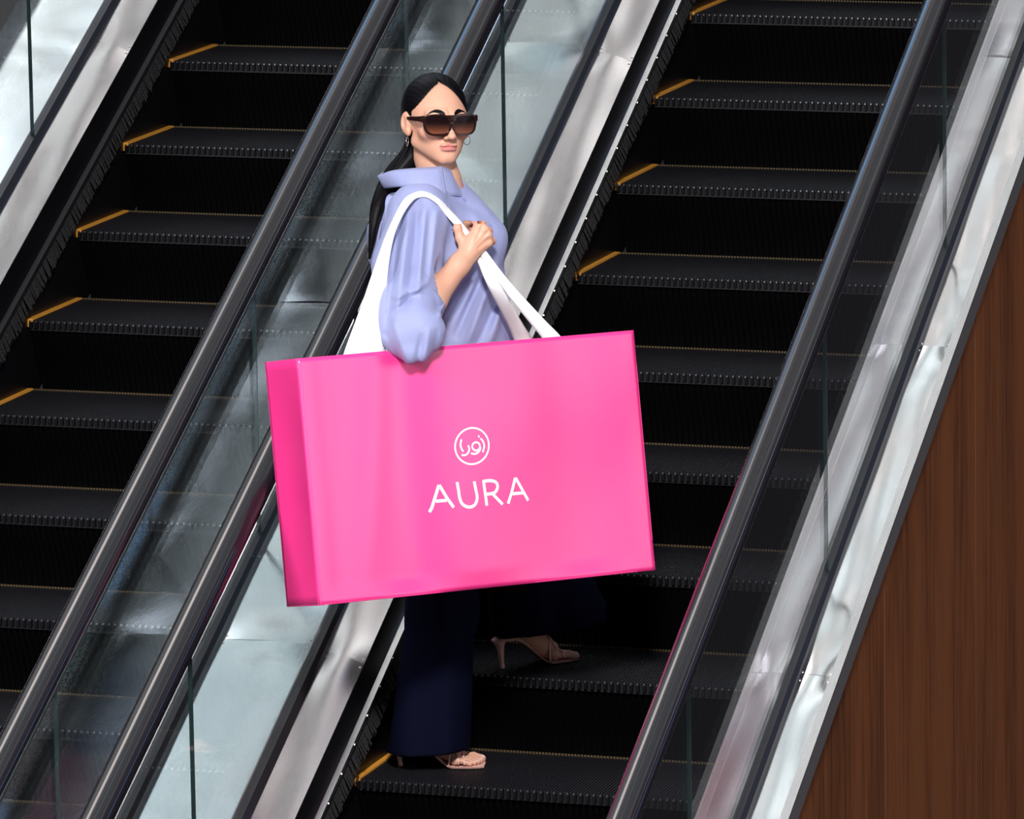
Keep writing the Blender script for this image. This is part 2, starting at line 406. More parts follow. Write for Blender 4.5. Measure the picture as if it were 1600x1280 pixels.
link('dark_backing', incline('dark_backing', rect(D_ - .02, D_ + W_ + .02, -.62, -.58), Y0, Y1), M['gap'], escB)
# shared covers between the balustrades and outside them
deck_grid('outer_deck', W_ + w_ + .022, D_ - w_ - .022, HC, HC, [-4.42, -3.185, -1.86, -.68], escA, 5)
deck_grid('outer_deck', -.4406 + .03, -w_ - .022, HC, HC, [-4.42, -3.185, -1.95, .2], escC, 8)
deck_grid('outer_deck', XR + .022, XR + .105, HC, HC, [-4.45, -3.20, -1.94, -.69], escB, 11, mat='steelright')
link('deck_edge', incline('deck_edge', rect(XR + .105, XR + .125, HC - .068, HC - .002), Y0, Y1), M['trimgrey'], escB)
link('deck_edge_lip', incline('deck_edge_lip', rect(XR + .102, XR + .1255, HC - .002, HC + .003), Y0, Y1), M['alu'], escB)
link('base_channel', incline('base_channel', rect(-.52, -.41, HC - .02, HC + .055), Y0, Y1), M['rubber'], escC)
link('truss_cover', incline('truss_cover', rect(-1.2, -.52, HC - .2, HC - .02), Y0, Y1), M['black'], escC)
# ------------------------------------------------------------------ shopping bag
BAGP = [2.0382, -3.4622, -1.138, 0.8312, -0.1961, -0.0246, 0.9916, 0.6303, 0.1834]
BW, BH, BD = BAGP[6:]
def bag_matrix():
    y, t, r = BAGP[3:6]
    Rz = Matrix.Rotation(y, 3, 'Z'); Rx = Matrix.Rotation(t, 3, 'X')
    Ry = Matrix(((math.cos(r), 0, -math.sin(r)), (0, 1, 0), (math.sin(r), 0, math.cos(r))))
    return Rz @ Rx @ Ry
BR = bag_matrix(); BO = Vector(BAGP[:3])
def bagw(x, y, z): return BR @ Vector((x, y, z)) + BO
def front_disp(x, z):
    """gentle bends of the card front, in metres towards the viewer"""
    d = .0100 * math.cos(2 * math.pi * (x + .02) / .62) + .0060 * math.exp(-((x - .17) / .09) ** 2) * min(1, z / BH + .1)
    d -= .009 * math.exp(-((x + .20) / .07) ** 2)
    d += .006 * math.exp(-((x + .36 - .10 * (z / BH)) / .05) ** 2)
    edge = min(1, (BW / 2 - abs(x)) / .06) * min(1, z / .05)
    return d * max(edge, 0)
bag = empty('shopping_bag', BO, label='huge pink shopping bag with white ring emblem and lettering, carried on white cloth straps', cat='shopping bag')
bpy.context.view_layer.update()
def wall_grid(f, nu, nv, th=.0015):
    vs = []; fs = []
    for j in range(nv + 1):
        for i in range(nu + 1): vs.append(f(i / nu, j / nv))
    m = nu + 1
    for j in range(nv):
        for i in range(nu): fs.append((j * m + i, j * m + i + 1, (j + 1) * m + i + 1, (j + 1) * m + i))
    return vs, fs
def panel(name, f, nu, nv, mat, parent, th=.0015, **k):
    vs, fs = wall_grid(f, nu, nv); o = link(name, mesh(name, vs, fs), mat, parent, smooth=True, **k)
    s = o.modifiers.new('thick', 'SOLIDIFY'); s.thickness = th; s.offset = -1; return o
panel('front_panel', lambda u, v: bagw((u - .5) * BW, -front_disp((u - .5) * BW, v * BH), v * BH), 90, 50, M['pink'], bag)
panel('back_panel', lambda u, v: bagw((.5 - u) * BW, BD, v * BH), 30, 16, M['pink'], bag)
panel('side_gusset', lambda u, v: bagw(-BW / 2 + .010 * math.sin(math.pi * u) * math.sin(math.pi * v), (1 - u) * BD, v * BH), 16, 24, M['pink'], bag)
panel('side_gusset', lambda u, v: bagw(BW / 2 - .010 * math.sin(math.pi * u) * math.sin(math.pi * v), u * BD, v * BH), 16, 24, M['pink'], bag)
panel('bottom_panel', lambda u, v: bagw((u - .5) * BW, (1 - v) * BD, 0.001), 20, 6, M['pink'], bag)
# --- print on the front: strokes given as bag-plane coordinates
def plane_pt(px, py):
    """where the sight line through a photo pixel meets the bag front"""
    d = ray(px, py); n = np.array(BR @ Vector((0, 1, 0))); o = np.array(BO)
    t = np.dot(o - CAM, n) / np.dot(d, n); q = Vector(CAM + d * t)
    l = BR.transposed() @ (q - BO); return l.x, l.z
def crop_pt(cx, cy): return plane_pt(640 + cx * 220 / 1564, 640 + cy * 180 / 1280)
def stroke(mb, pts, width, closed=False, flat=True):
    P = [Vector(crop_pt(*p)) for p in pts]
    # densify and ribbon in the plane of the card
    Q = []
    n = len(P)
    for i in range(n if closed else n - 1):
        a, b = P[i], P[(i + 1) % n]; k = max(1, int((b - a).length / .004))
        for j in range(k): Q.append(a + (b - a) * j / k)
    if not closed: Q.append(P[-1])
    vs = []; N = len(Q)
    for i in range(N):
        t = (Q[(i + 1) % N] - Q[i - 1]) if closed else (Q[min(i + 1, N - 1)] - Q[max(i - 1, 0)])
        t.normalize(); nn = Vector((-t.y, t.x)) * width / 2
        for s in (1, -1):
            q = Q[i] + nn * s; vs.append(bagw(q.x, -front_disp(q.x, q.y) - .0011, q.y))
    fs = [(2 * i, 2 * i + 1, (2 * i + 3) % (2 * N), (2 * i + 2) % (2 * N)) for i in range(N if closed else N - 1)]
    mb.add(vs, fs)
def arc(c, r, a0, a1, n=16, ry=None, tilt=0):
    ry = ry or r; o = []
    for i in range(n + 1):
        a = math.radians(a0 + (a1 - a0) * i / n); x, y = r * math.cos(a), ry * math.sin(a); t = math.radians(tilt)
        o.append((c[0] + x * math.cos(t) - y * math.sin(t), c[1] + x * math.sin(t) + y * math.cos(t)))
    return o
SW = .0080
em = MB(); stroke(em, arc((672, 408), 186, 0, 355, 60, ry=202, tilt=12)[:-1], .0046, closed=True)
def smooth_pts(p, n=6):
    out = []; P = [p[0]] + list(p) + [p[-1]]
    for i in range(1, len(P) - 2):
        for j in range(n):
            t = j / n
            out.append(tuple(.5 * ((2 * P[i][a]) + (-P[i - 1][a] + P[i + 1][a]) * t + (2 * P[i - 1][a] - 5 * P[i][a] + 4 * P[i + 1][a] - P[i + 2][a]) * t * t + (-P[i - 1][a] + 3 * P[i][a] - 3 * P[i + 1][a] + P[i + 2][a]) * t ** 3) for a in (0, 1)))
    out.append(p[-1]); return out
EW = .0048
stroke(em, smooth_pts([(553, 335), (544, 395), (556, 440), (576, 470)]), EW)
stroke(em, smooth_pts([(628, 400), (640, 445), (622, 490), (588, 510), (556, 506)]), EW)
stroke(em, arc((716, 412), 44, 0, 350, 20, ry=46)[:-1], EW, closed=True)
stroke(em, smooth_pts([(757, 400), (762, 440), (738, 478), (700, 495), (658, 488)]), EW)
stroke(em, smooth_pts([(766, 322), (796, 362), (806, 412), (790, 476)]), EW)
stroke(em, [(741, 292), (752, 312)], EW)
link('round_emblem', em.mesh('round_emblem'), M['print'], bag, label='white ring enclosing brush-written letters')
lt = [
    [[(318, 840), (280, 980), (250, 1090), (226, 1140)], [(322, 840), (400, 980), (474, 1090)], [(290, 1020), (400, 1010)]],
    [smooth_pts([(508, 808), (524, 900), (536, 980), (566, 1052), (634, 1086), (700, 1062), (728, 985), (712, 890), (694, 800)])],
    [[(797, 790), (816, 920), (836, 1070)], smooth_pts([(797, 800), (880, 792), (940, 812), (958, 862), (930, 920), (880, 938), (820, 944)]), [(900, 938), (1016, 1056)]],
    [[(1160, 760), (1120, 920), (1078, 1048)], [(1164, 760), (1240, 890), (1310, 1012)], [(1130, 938), (1250, 928)]],
]
for L_, chname in zip(lt, 'AURA'):
    mb = MB()
    for s in L_: stroke(mb, s, SW)
    link('printed_letter', mb.mesh('printed_letter'), M['print'], bag, label='white capital letter ' + chname)
# ------------------------------------------------------------------ modelling by distance fields
F32 = np.float32
def nrmv(a): a = np.array(a, float); return a / np.linalg.norm(a)
def sph(P, c, r): return np.sqrt(((P - np.array(c, F32)) ** 2).sum(-1)) - r
def ell(P, c, r, R=None):
    q = P - np.array(c, F32)
    if R is not None: q = q @ np.array(R, F32).T
    r = np.array(r, F32); k0 = np.sqrt(((q / r) ** 2).sum(-1)); k1 = np.sqrt(((q / (r * r)) ** 2).sum(-1)) + 1e-9
    return k0 * (k0 - 1) / k1
def cone(P, a, b, ra, rb):
    a = np.array(a, F32); b = np.array(b, F32); ab = b - a; q = P - a
    t = np.clip((q @ ab) / (ab @ ab), 0, 1)
    return np.sqrt(((q - t[..., None] * ab) ** 2).sum(-1)) - (ra + (rb - ra) * t)
def chain(P, pts, rad, k=.01):
    d = None
    for a, b, ra, rb in zip(pts[:-1], pts[1:], rad[:-1], rad[1:]):
        e = cone(P, a, b, ra, rb); d = e if d is None else su(d, e, k)
    return d
def su(a, b, k):
    h = np.maximum(k - np.abs(a - b), 0) / k; return np.minimum(a, b) - h * h * k * .25
def ss(a, b, k):  # a minus b
    return -su(-a, b, k)
def grid(lo, hi, h):
    n = [int(math.ceil((hi[i] - lo[i]) / h)) + 1 for i in range(3)]
    ax = [np.array(lo[i] + h * np.arange(n[i]), F32) for i in range(3)]
    return np.stack(np.meshgrid(*ax, indexing='ij'), -1)
def nets(D, lo, h):
    """surface-nets polygonisation of a sampled distance field"""
    n = D.shape; ins = D < 0
    cs = [(i, j, k) for i in (0, 1) for j in (0, 1) for k in (0, 1)]
    cnt = sum(ins[i:n[0] - 1 + i, j:n[1] - 1 + j, k:n[2] - 1 + k].astype(np.int8) for i, j, k in cs)
    act = (cnt > 0) & (cnt < 8); idx = -np.ones(act.shape, np.int64); cells = np.argwhere(act); idx[act] = np.arange(len(cells))
    acc = np.zeros((len(cells), 3)); num = np.zeros(len(cells))
    for a in cs:
        for ax in range(3):
            if a[ax]: continue
            b = list(a); b[ax] = 1
            da = D[cells[:, 0] + a[0], cells[:, 1] + a[1], cells[:, 2] + a[2]]; db = D[cells[:, 0] + b[0], cells[:, 1] + b[1], cells[:, 2] + b[2]]
            m = (da < 0) != (db < 0); t = np.where(m, da / np.where(m, da - db, 1), 0)
            p = np.tile(np.array(a, float), (len(cells), 1)); p[:, ax] += t; acc += p * m[:, None]; num += m
    V_ = np.array(lo) + h * (cells + acc / np.maximum(num, 1)[:, None])
    quads = []
    for ax in range(3):
        o = [i for i in range(3) if i != ax]
        sl = [slice(1, n[i] - 1) for i in range(3)]; sa = list(sl); sb = list(sl); sa[ax] = slice(0, n[ax] - 1); sb[ax] = slice(1, n[ax])
        A = ins[tuple(sa)]; B = ins[tuple(sb)]; e = np.argwhere(A != B); 
        if not len(e): continue
        base = e.copy(); base[:, o[0]] += 1; base[:, o[1]] += 1
        flip = A[tuple(e.T)]
        def cell(d0, d1):
            c = base.copy(); c[:, o[0]] -= d0; c[:, o[1]] -= d1; return idx[tuple(c.T)]
        q = np.stack([cell(0, 0), cell(1, 0), cell(1, 1), cell(0, 1)], 1)
        if ax == 1: flip = ~flip
        q[~flip] = q[~flip][:, ::-1]; quads.append(q)
    return V_, np.concatenate(quads)
def to_world(v): 
    v = np.asarray(v, float); return np.array(ORG) + v[:, :1] * np.array(U) + v[:, 1:2] * np.array(V) + v[:, 2:3] * np.array([0, 0, 1.])
def fast_mesh(name, v, q, flip=True):
    me = bpy.data.meshes.new(name); q = np.asarray(q); q = q[:, ::-1] if flip else q
    me.vertices.add(len(v)); me.vertices.foreach_set('co', np.asarray(v, F32).ravel())
    me.loops.add(q.size); me.loops.foreach_set('vertex_index', np.ascontiguousarray(q, dtype=np.int32).ravel())
    me.polygons.add(len(q)); me.polygons.foreach_set('loop_start', np.arange(0, q.size, 4, dtype=np.int32))
    me.polygons.foreach_set('use_smooth', np.ones(len(q), bool))
    me.update(calc_edges=True); me.validate(); return me
def field(fn, lo, hi, h):
    P = grid(lo, hi, h); D = fn(P); return nets(D, lo, h)
def L3(px, py, v):
    q = at(px, py, v) - ORG; return np.array([q.dot(U), q.dot(V), q.z])
def colour(me, rgb):
    a = me.color_attributes.new('tone', 'FLOAT_COLOR', 'POINT')
    a.data.foreach_set('color', np.c_[rgb, np.ones(len(rgb))].astype(F32).ravel())

# ------------------------------------------------------------------ person materials
def skinmat():
    m, nt, b = newmat('skin'); N, L = nt.nodes, nt.links
    a = N.new('ShaderNodeAttribute'); a.attribute_name = 'tone'; L.new(a.outputs['Color'], b.inputs['Base Color'])
    setin(b, Roughness=.45, Subsurface_Weight=.12, Subsurface_Scale=.008, Subsurface_Radius=(1., .35, .2), Specular_IOR_Level=.4)
    return m
def hairmat():
    m, nt, b = newmat('black_hair'); N, L = nt.nodes, nt.links
    tcn = N.new('ShaderNodeTexCoord'); w = N.new('ShaderNodeTexNoise'); w.inputs['Scale'].default_value = 1
    mp = N.new('ShaderNodeMapping'); mp.inputs['Scale'].default_value = (420, 420, 12); L.new(tcn.outputs['Object'], mp.inputs[0]); L.new(mp.outputs[0], w.inputs['Vector'])
    bp = N.new('ShaderNodeBump'); bp.inputs['Strength'].default_value = .5; bp.inputs['Distance'].default_value = .001; L.new(w.outputs['Fac'], bp.inputs['Height']); L.new(bp.outputs[0], b.inputs['Normal'])
    setin(b, Base_Color=(.0025, .002, .003), Roughness=.45, Specular_IOR_Level=.10); return m
def lensmat():
    m, nt, b = newmat('gradient_lens'); N, L = nt.nodes, nt.links
    a = N.new('ShaderNodeAttribute'); a.attribute_name = 'tone'; L.new(a.outputs['Color'], b.inputs['Base Color'])
    setin(b, Roughness=.15, Specular_IOR_Level=.06); return m
M.update(skin=skinmat(), hair=hairmat(), lens=lensmat(),
    shirt=pmat('periwinkle_cotton', (.285, .315, .535), .62, sheen=.08, bump=(22, .6, .006, (1, 1, .45)), spec=.25),
    trousers=pmat('navy_trousers', (.0028, .0033, .0125), .85, bump=(20, .4, .006, (1, 1, .15)), spec=.04),
    frame=pmat('tortoise_frame', (.018, .006, .006), .16, spec=.3),
    silver=pmat('silver', (.85, .85, .88), .15, 1.0),
    sandal=pmat('blush_leather', (.68, .41, .35), .38, spec=.5),
    button=pmat('button_blue', (.16, .19, .42), .3))
SKIN = np.array([.61, .325, .225]); LIP = np.array([.52, .185, .17]); BROW = np.array([.02, .012, .01])

person = empty('person', ORG, label='woman in sunglasses, periwinkle shirt and navy trousers stepping up the escalator', cat='person')
bpy.context.view_layer.update()
# ------------------------------------------------------------------ head frame
ya, pa = math.radians(21), math.radians(3)
HF = np.array([math.sin(ya) * math.cos(pa), math.cos(ya) * math.cos(pa), math.sin(pa)])
HX = np.array([math.cos(ya), -math.sin(ya), 0]); HZ = np.cross(HX, HF)
rl = math.radians(-2.5); HX, HZ = HX * math.cos(rl) + HZ * math.sin(rl), HZ * math.cos(rl) - HX * math.sin(rl)
HR = np.array([HX, HF, HZ]); HC0 = L3(683, 189, -.02)
def h2l(p): return HC0 + np.atleast_2d(p) @ HR
def hl(p): return (HC0 + np.array(p) @ HR)
HS, LZ, WX = 1.0, .885, 1.075      # lower face height and face width
def hq(P):
    Q = (P - HC0) @ HR.T; Q[..., 2] = np.where(Q[..., 2] < 0, Q[..., 2] / LZ, Q[..., 2]); Q[..., 0] /= WX
    return Q.astype(F32)
def head_sdf(P):
    Q = hq(P)
    A = Q.copy(); A[..., 0] = np.abs(A[..., 0])
    d = ell(Q, (0, -.022, .034), (.073, .092, .082))
    d = su(d, ell(Q, (0, .026, -.018), (.0605, .064, .082)), .03)
    d = su(d, cone(A, (.048, .000, -.062), (.007, .070, -.108), .016, .0115), .035)
    d = su(d, ell(Q, (0, .070, -.103), (.017, .016, .013)), .02)
    d = su(d, ell(Q, (0, .052, -.074), (.034, .034, .032)), .025)
    d = su(d, ell(A, (.041, .058, -.030), (.021, .022, .017)), .022)
    d = su(d, cone(A, (.010, .084, .024), (.044, .068, .022), .009, .008), .016)
    d = su(d, cone(Q, (0, .088, .014), (0, .110, -.034), .0058, .0080), .013)
    d = su(d, ell(Q, (0, .1105, -.0395), (.0085, .0085, .0072)), .010)
    d = su(d, ell(A, (.0115, .0985, -.0425), (.0052, .0085, .0060)), .008)
    d = ss(d, ell(A, (.0055, .1050, -.0500), (.0026, .0045, .0022)), .003)
    d = ss(d, ell(A, (.033, .098, -.002), (.020, .017, .013)), .012)
    d = su(d, ell(A, (.032, .0705, -.001), (.0150, .0130, .0125)), .004)
    d = su(d, ell(A, (.0072, .0885, -.0645), (.0145, .0086, .0056)), .005)
    d = su(d, ell(Q, (0, .0880, -.0768), (.0190, .0100, .0066)), .005)
    d = ss(d, cone(A, (0, .0992, -.0705), (.023, .0862, -.0712), .0016, .0008), .0022)
    d = ss(d, ell(Q, (0, .1030, -.0880), (.016, .008, .0038)), .008)
    # ears
    e = ell(A, (.0765, -.012, -.006), (.0080, .0185, .031), R=[[.94, .34, 0], [-.34, .94, 0], [0, 0, 1]])
    e = su(e, ell(A, (.0735, -.004, -.032), (.0055, .010, .0115)), .008)
    e = ss(e, ell(A, (.0845, -.008, -.002), (.0048, .0095, .018)), .004)
    d = su(d, e, .008)
    return d * HS
NB = L3(688, 296, -.02)       # base of the neck
def neck_sdf(P):
    return chain(P, [hl((0, -.026, -.045)), hl((0, -.020, -.095)), NB + (0, 0, .02), NB + (-.01, 0, -.05)], [.053, .049, .052, .066], .02)
def face_fn(P): return su(head_sdf(P), neck_sdf(P), .018)
# hand frame points
WR = L3(727, 402, .185); EL = L3(648, 500, .300); SH = L3(656, 332, .135)
K = [L3(748, 353, .168), L3(757, 359, .172), L3(762, 368, .172), L3(764, 379, .168)]
FING = [[K[0], L3(741, 343, .150), L3(730, 349, .126), L3(727, 361, .118)],
        [K[1], L3(753, 349, .140), L3(740, 356, .118), L3(734, 366, .114)],
        [K[2], L3(763, 361, .138), L3(750, 366, .114), L3(742, 374, .112)],
        [K[3], L3(769, 377, .142), L3(758, 384, .120), L3(750, 388, .118)]]
THUMB = [L3(729, 392, .178), L3(719, 372, .172), L3(715, 357, .168), L3(715, 347, .160)]
def arm_fn(P):
    d = chain(P, [SH, EL], [.045, .036], .02)
    mid = EL * .68 + WR * .32
    d = su(d, chain(P, [EL, mid, WR * .88 + EL * .12, WR], [.040, .039, .0265, .0250], .02), .015)
    for k, r in zip(K, (.0135, .0130, .0125, .0115)):
        d = su(d, cone(P, WR, k, .0175, r), .014)
    for k in K: d = su(d, sph(P, k + (-.001, .0065, -.002), .0078), .006)
    for k0, k1 in zip(K[:-1], K[1:]):
        m_ = (k0 + k1) / 2; d = ss(d, cone(P, m_ * .6 + WR * .4 + (0, .022, 0), m_ + (.004, .0165, .003), .0025, .0045), .008)
    c = (WR + K[1] + K[2]) / 3
    d = su(d, ell(P, c * .5 + (WR + THUMB[1]) * .25, (.021, .017, .024)), .014)
    for f, r in zip(FING, (.0098, .0102, .0098, .0088)):
        e = chain(P, f, [r * 1.12, r * 1.02, r * .95, r * .82], .003)
        for j in (1, 2): e = su(e, sph(P, f[j], r * 1.06), .004)
        d = su(d, e, .0045)
    t = chain(P, THUMB, [.0165, .0118, .0108, .0088], .006); d = su(d, t, .008)
    return d
HIPN = L3(700, 640, -.03)
def torso_fn(P):
    d = chain(P, [NB + (0, 0, -.03), L3(700, 400, -.03), L3(700, 530, -.03), HIPN], [.055, .115, .095, .12], .08)
    d = su(d, cone(P, NB + (-.01, 0, -.045), SH, .055, .05), .05); d = su(d, cone(P, NB + (-.01, 0, -.045), L3(720, 325, -.19), .055, .05), .05)
    return d
# legs and feet : (heel tip, toe direction, ankle)
def foot_frame(heel, toe):
    f = nrmv((toe - heel) * np.array([1, 1, 0])); s = np.array([f[1], -f[0], 0]); return heel, f, s
FT = [foot_frame(np.array([-.130, .000, .0]), np.array([.078, .020, .0])), foot_frame(np.array([.144, -.247, 2.065e-1]), np.array([.320, -.338, 2.065e-1]))]
FLEN = [1.0, .97]
def fp(i, x, y, z): h, f, s = FT[i]; return h + (f * x + s * y) * FLEN[i] + np.array([0, 0, z])
def foot_fn(i, lift):
    def fn(P):
        a = lambda x, y, z: fp(i, x, y, z)
        d = chain(P, [a(.004, 0, .109 + lift), a(.06, 0, .090 + lift * .6), a(.125, .004, .038)], [.026, .026, .025], .02)
        d = su(d, chain(P, [a(.060, 0, .30 + lift), a(.032, 0, .175 + lift), a(.060, 0, .115 + lift * .6)], [.045, .032, .027], .02), .02)
        d = su(d, cone(P, a(.06, 0, .105 + lift * .5), a(.150, 0, .034), .024, .018), .02)
        g = -1 if i == 0 else 1      # her right foot shows its little toe, her left foot its big toe
        d = su(d, cone(P, a(.145, .026 * g * -1, .0235), a(.145, -.024 * g * -1, .0225), .0155, .0135), .015)
        for y, x1, r in ((-.0285, .211, .0112), (-.0105, .210, .0078), (.0045, .204, .0074), (.0185, .196, .0070), (.0310, .186, .0066)):
            y = y * g; e = chain(P, [a(.150, y * .9, .023), a(x1 - .022, y, .0215), a(x1, y * 1.0, .0145)], [.0095, r * 1.0, r], .003)
            d = su(d, e, .0025)
        return d
    return fn
KNEE = [L3(690, 800, .0), L3(800, 800, -.12)]
def leg_fn(P):
    d = None
    for i, lift in ((0, 0.), (1, .012)):
        a = fp(i, 0.06, 0, .30 + lift); hip = HIPN + np.array([.0, .08 if i == 0 else -.09, -.03])
        e = chain(P, [hip, KNEE[i], KNEE[i] * .55 + a * .45, a], [.085, .058, .056, .044], .03)
        d = e if d is None else su(d, e, .02)
    return d
def build_body():
    vs, qs, cs, n = [], [], [], 0
    def addp(fn, lo, hi, h, tone=None):
        nonlocal n
        v, q = field(fn, lo, hi, h); vs.append(v); qs.append(q + n); n += len(v)
        c = np.tile(SKIN, (len(v), 1)); 
        if tone is not None: c = tone(v, c)
        cs.append(c)
    def tone(v, c):
        Q = hq(v); x, y, z = np.abs(Q[:, 0]), Q[:, 1], Q[:, 2]
        up = (-.0702 + .0108 * np.clip(1 - (x / .025) ** 1.5, 0, 1) - .0014 * np.exp(-(x / .003) ** 2)); dn = -.0708 - .0135 * np.sqrt(np.clip(1 - (x / .023) ** 2, 0, 1))
        m = (x < .0245) & (y > .07) & (z < up) & (z > dn)
        edge = np.clip(np.minimum(up - z, z - dn) / .0016, 0, 1)
        c[m] = SKIN + (LIP - SKIN) * edge[m][:, None]
        # blush of the cheeks
        bl = np.exp(-(((x - .046) / .02) ** 2 + ((z + .032) / .018) ** 2)) * (y > .03); c = c * (1 - bl[:, None] * np.array([0, .14, .12]))
        return c
    lo = HC0 + (-.125, -.14, -.155); hi = HC0 + (.135, .145, .14)
    addp(face_fn, lo, hi, .0016, tone)
    a = np.array([WR, EL, SH] + K + THUMB + [p for f in FING for p in f])
    addp(arm_fn, np.minimum(np.min(a[[0] + list(range(3, len(a)))], 0) - .03, EL - .06), np.maximum(a.max(0)[0:3], EL) * [1, 1, 0] + [.03, .06, WR[2] + .085], .0016)
    addp(lambda P: su(su(torso_fn(P), leg_fn(P), .03), su(neck_sdf(P), cone(P, SH, EL, .046, .038), .02), .02), (-.30, -.42, .22), (.36, .40, 1.62), .009)
    for i, lift in ((0, 0.), (1, .012)):
        c0 = fp(i, .09, 0, 0); g = -1 if i == 0 else 1
        def nails(v, c, i=i, g=g):
            for y, x1, r in ((-.0285, .211, .0112), (-.0105, .210, .0078), (.0045, .204, .0074), (.0185, .196, .0070), (.0310, .186, .0066)):
                q = fp(i, x1 + r * .45, y * g, .0145 + r * .75); m = ((v - q) ** 2).sum(1) < (r * .62) ** 2; c[m] = (.80, .56, .50)
            return c
        addp(foot_fn(i, lift), c0 + (-.14, -.12, -.01), c0 + (.14, .12, .27), .0015, nails)
    v = np.concatenate(vs); me = fast_mesh('body', to_world(v), np.concatenate(qs)); colour(me, np.concatenate(cs))
    link('body', me, M['skin'], person)
build_body()
def brow(sx):
    pts = [(sx * .013, .099, .0235), (sx * .022, .0975, .0285), (sx * .034, .0915, .0315), (sx * .046, .080, .0285), (sx * .057, .0675, .0205)]
    vs = []; P = smooth3(pts, 8); n = len(P)
    for i, p in enumerate(P):
        t = i / (n - 1); w = .0050 * (1 - t) ** .6 * (.75 + .5 * math.sin(math.pi * min(1, t * 1.6))) + .0006
        for dz, dy in ((w, -.0015), (0, .0012), (-w, -.0008)): vs.append(np.array(p) + (0, dy, dz))
    # sit on the brow surface
    v = np.array(vs); 
    for _ in range(6):
        l = h2l(v); d = face_fn(l[None])[0]; v[:, 1] -= (d - np.tile([.0003, .0014, .0003], n)) * .9
    fs = [(3 * i + k, 3 * i + k + 1, 3 * i + k + 4, 3 * i + k + 3) for i in range(n - 1) for k in (0, 1)]
    return link('eyebrow', mesh('eyebrow', to_world(h2l(v)), fs), M['hair'], person, smooth=True)
def smooth3(p, n=6):
    p = [np.array(q, float) for q in p]; P = [2 * p[0] - p[1]] + p + [2 * p[-1] - p[-2]]; out = []
    for i in range(1, len(P) - 2):
        for j in range(n):
            t = j / n; out.append(.5 * (2 * P[i] + (P[i + 1] - P[i - 1]) * t + (2 * P[i - 1] - 5 * P[i] + 4 * P[i + 1] - P[i + 2]) * t * t + (3 * P[i] - P[i - 1] - 3 * P[i + 1] + P[i + 2]) * t ** 3))
    out.append(p[-1]); return out
brow(1); brow(-1)
# ------------------------------------------------------------------ hair
def hair_fn(P):
    Q = ((P - HC0.astype(F32)) @ HR.T.astype(F32)); A = np.abs(Q[..., 0])
    d = ell(Q, (0, -.024, .035), (.0835, .099, .090))
    d = su(d, ell(Q, (0, -.075, .0), (.056, .048, .062)), .04)
    # face opening: swept hairline with a centre peak
    z = Q[..., 2]; y = Q[..., 1]
    A2 = np.abs(Q[..., 0] + .007)
    line = .103 - .38 * A2 - 10.5 * A2 * A2
    open_ = np.maximum((z - line) * .75, .010 - y); d = ss(d, open_, .005)
    low = np.maximum(np.maximum(z - .012, -.016 - y), -(A - .03)); d = ss(d, low, .006)
    # parting
    d = d + .0030 * np.exp(-((Q[..., 0] + .007) / .0024) ** 2) * (z > .05) * (y > -.06)
    # combed strands
    ang = np.arctan2(A, z + .02 + 0 * y)
    d = d + .00022 * np.sin(ang * 60 + y * 55) + .00015 * np.sin(ang * 131 - y * 90)
    return d
def build_hair():
    lo = HC0 + (-.13, -.15, -.08); hi = HC0 + (.12, .125, .145)
    v1, q1 = field(hair_fn, lo, hi, .0018)
    pts = [hl((-.02, -.095, -.015)), L3(655, 225, -.10), L3(640, 250, -.085), L3(612, 282, -.06), L3(592, 320, .0), L3(584, 355, .03), L3(580, 385, .04), L3(577, 405, .045)]
    rad = [.034, .036, .034, .030, .021, .013, .008, .003]
    P = smooth3(pts, 6); R = [float(r[0]) for r in smooth3([(r, 0, 0) for r in rad], 6)]
    b = MB(); b.tube(to_world(np.array(P)), R, 18)
    rnd = random.Random(4)
    for s in range(46):
        o = np.array([rnd.uniform(-1, 1) for _ in range(3)]); pp = []
        for i, (p, r) in enumerate(zip(P, R)):
            t = i / (len(P) - 1); pp.append(p + o * r * (.72 + .25 * math.sin(t * 5 + s)) * (1, 1, .6))
        k = rnd.randint(len(pp) - 12, len(pp)); b.tube(to_world(np.array(pp[:k])), [max(.0006, .0045 * (1 - i / k) ** .5) for i in range(k)], 6)
    me = fast_mesh('hair', to_world(v1), q1)
    h = link('hair', me, M['hair'], person)
    link('ponytail', b.mesh('ponytail'), M['hair'], h, smooth=True)
build_hair()
